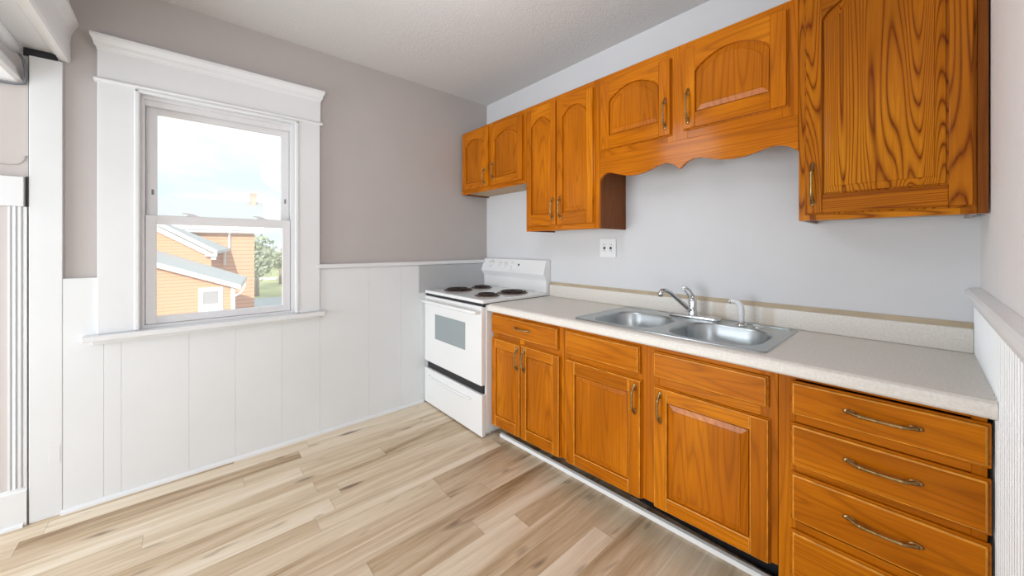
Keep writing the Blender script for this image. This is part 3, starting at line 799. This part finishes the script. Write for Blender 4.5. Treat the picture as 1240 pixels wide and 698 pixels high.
# gable wing
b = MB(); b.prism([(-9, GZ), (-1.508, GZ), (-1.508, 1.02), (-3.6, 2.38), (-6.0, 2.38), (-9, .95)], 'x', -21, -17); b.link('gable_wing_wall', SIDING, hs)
b = MB(); b.hexa([(-16.85, -3.6, 2.50), (-16.85, -1.33, 1.03), (-20.9, -.62, 1.10), (-20.9, -3.6, 2.55), (-16.85, -3.6, 2.62), (-16.85, -1.33, 1.15), (-20.9, -.62, 1.23), (-20.9, -3.6, 2.67)]); b.link('gable_wing_roof', SHINGLE, hs)
b = MB()
b.prism([(-3.6, 2.62), (-1.33, 1.16), (-1.33, .99), (-3.6, 2.45)], 'x', -16.84, -16.72); b.prism([(-3.6, 2.42), (-1.50, 1.06), (-1.50, .86), (-3.6, 2.20)], 'x', -16.98, -16.86)
b.box(-17.0, -16.72, -1.72, -1.33, .92, 1.03); b.box(-17.0, -16.85, -1.52, -1.36, .78, .92)
b.link('gable_rake', EXTWHITE, hs)
# lean-to wing
b = MB(); b.prism([(-9, GZ), (-1.03, GZ), (-1.03, -.13), (-3.5, .88), (-9, .88)], 'x', -17, -14); lw = b.link('lean_to_wall', SIDING, hs)
b = MB(); b.hexa([(-13.8, -3.6, .93), (-13.8, -.79, -.21), (-17, -.30, -.14), (-17, -3.6, 1.26), (-13.8, -3.6, 1.06), (-13.8, -.79, -.08), (-17, -.30, -.01), (-17, -3.6, 1.39)]); b.link('lean_to_roof', SHINGLE, hs)
b = MB(); b.prism([(-3.6, 1.05), (-.79, -.09), (-.79, -.24), (-3.6, .88)], 'x', -13.79, -13.70); b.box(-14.0, -13.95, -1.06, -.94, GZ, -.16); b.link('lean_to_trim', EXTWHITE, hs)
b = MB(); b.tube([(-13.9, -.64, -.06), (-13.9, -.72, -.28), (-13.9, -.80, -.40), (-13.9, -1.00, -.52), (-13.92, -1.02, -.62), (-13.92, -1.02, GZ + .1)], .035, n=8); b.link('downspout', EXTWHITE, hs)
b = MB()
for r in ((-1.97, -1.84, -1.5, -.13), (-1.42, -1.29, -1.5, -.13), (-1.84, -1.42, -.27, -.13), (-1.84, -1.42, -1.5, -1.36)): b.box(-14.0, -13.94, r[0], r[1], r[2], r[3])
b.box(-13.99, -13.95, -1.84, -1.42, -.80, -.72); b.box(-13.99, -13.955, -1.84, -1.42, -1.40, -.80)
ew = b.link('window_frame', EXTWHITE, hs)
b = MB(); b.box(-14.0, -13.975, -1.84, -1.42, -.74, -.27); b.link('window_pane', DIMWIN, ew)
# white road fence far away
b = MB(); b.box(-60.2, -60, -2, 30, GZ, GZ + .35); struct(b.link('road_edge', EXTWHITE), 'pale kerb line beyond the lawn', 'kerb')
def tree(x, y, z0, rx, rz, seed, name, label):
    rnd = random.Random(seed)
    t = thing(name, (x, y, GZ), label, 'tree')
    b = MB(); b.tube([(x, y, GZ), (x, y, z0), (x + .1, y, z0 + rz)], [.22, .18, .08], n=8); b.link('trunk', BARK, t)
    b = MB()
    for i in range(900):
        while True:
            p = Vector((rnd.uniform(-1, 1), rnd.uniform(-1, 1), rnd.uniform(-1, 1)))
            if .25 < p.length < 1: break
        k = 1 + .5 * pnoise(p * 2.2 + Vector((seed, 0, 0)))
        c = Vector((x + p.x * rx * k, y + p.y * rx * k, z0 + rz + p.z * rz * k))
        s = rnd.uniform(.14, .3)
        u = Vector((rnd.gauss(0, 1), rnd.gauss(0, 1), rnd.gauss(0, 1))).normalized(); w = u.orthogonal().normalized()
        v = u.cross(w)
        b.poly([c + w * s, c + v * s * .6, c - w * s, c - v * s * .6])
    b.link('foliage', LEAFM, t)
tree(-40, 2.7, -1.7, 1.6, 2.0, 3, 'leafy_tree', 'pale green tree right of the orange house outside the window')
tree(-52, 6.6, -1.6, 1.5, 1.2, 8, 'leafy_tree', 'lower hazy green tree at the right edge of the window view')
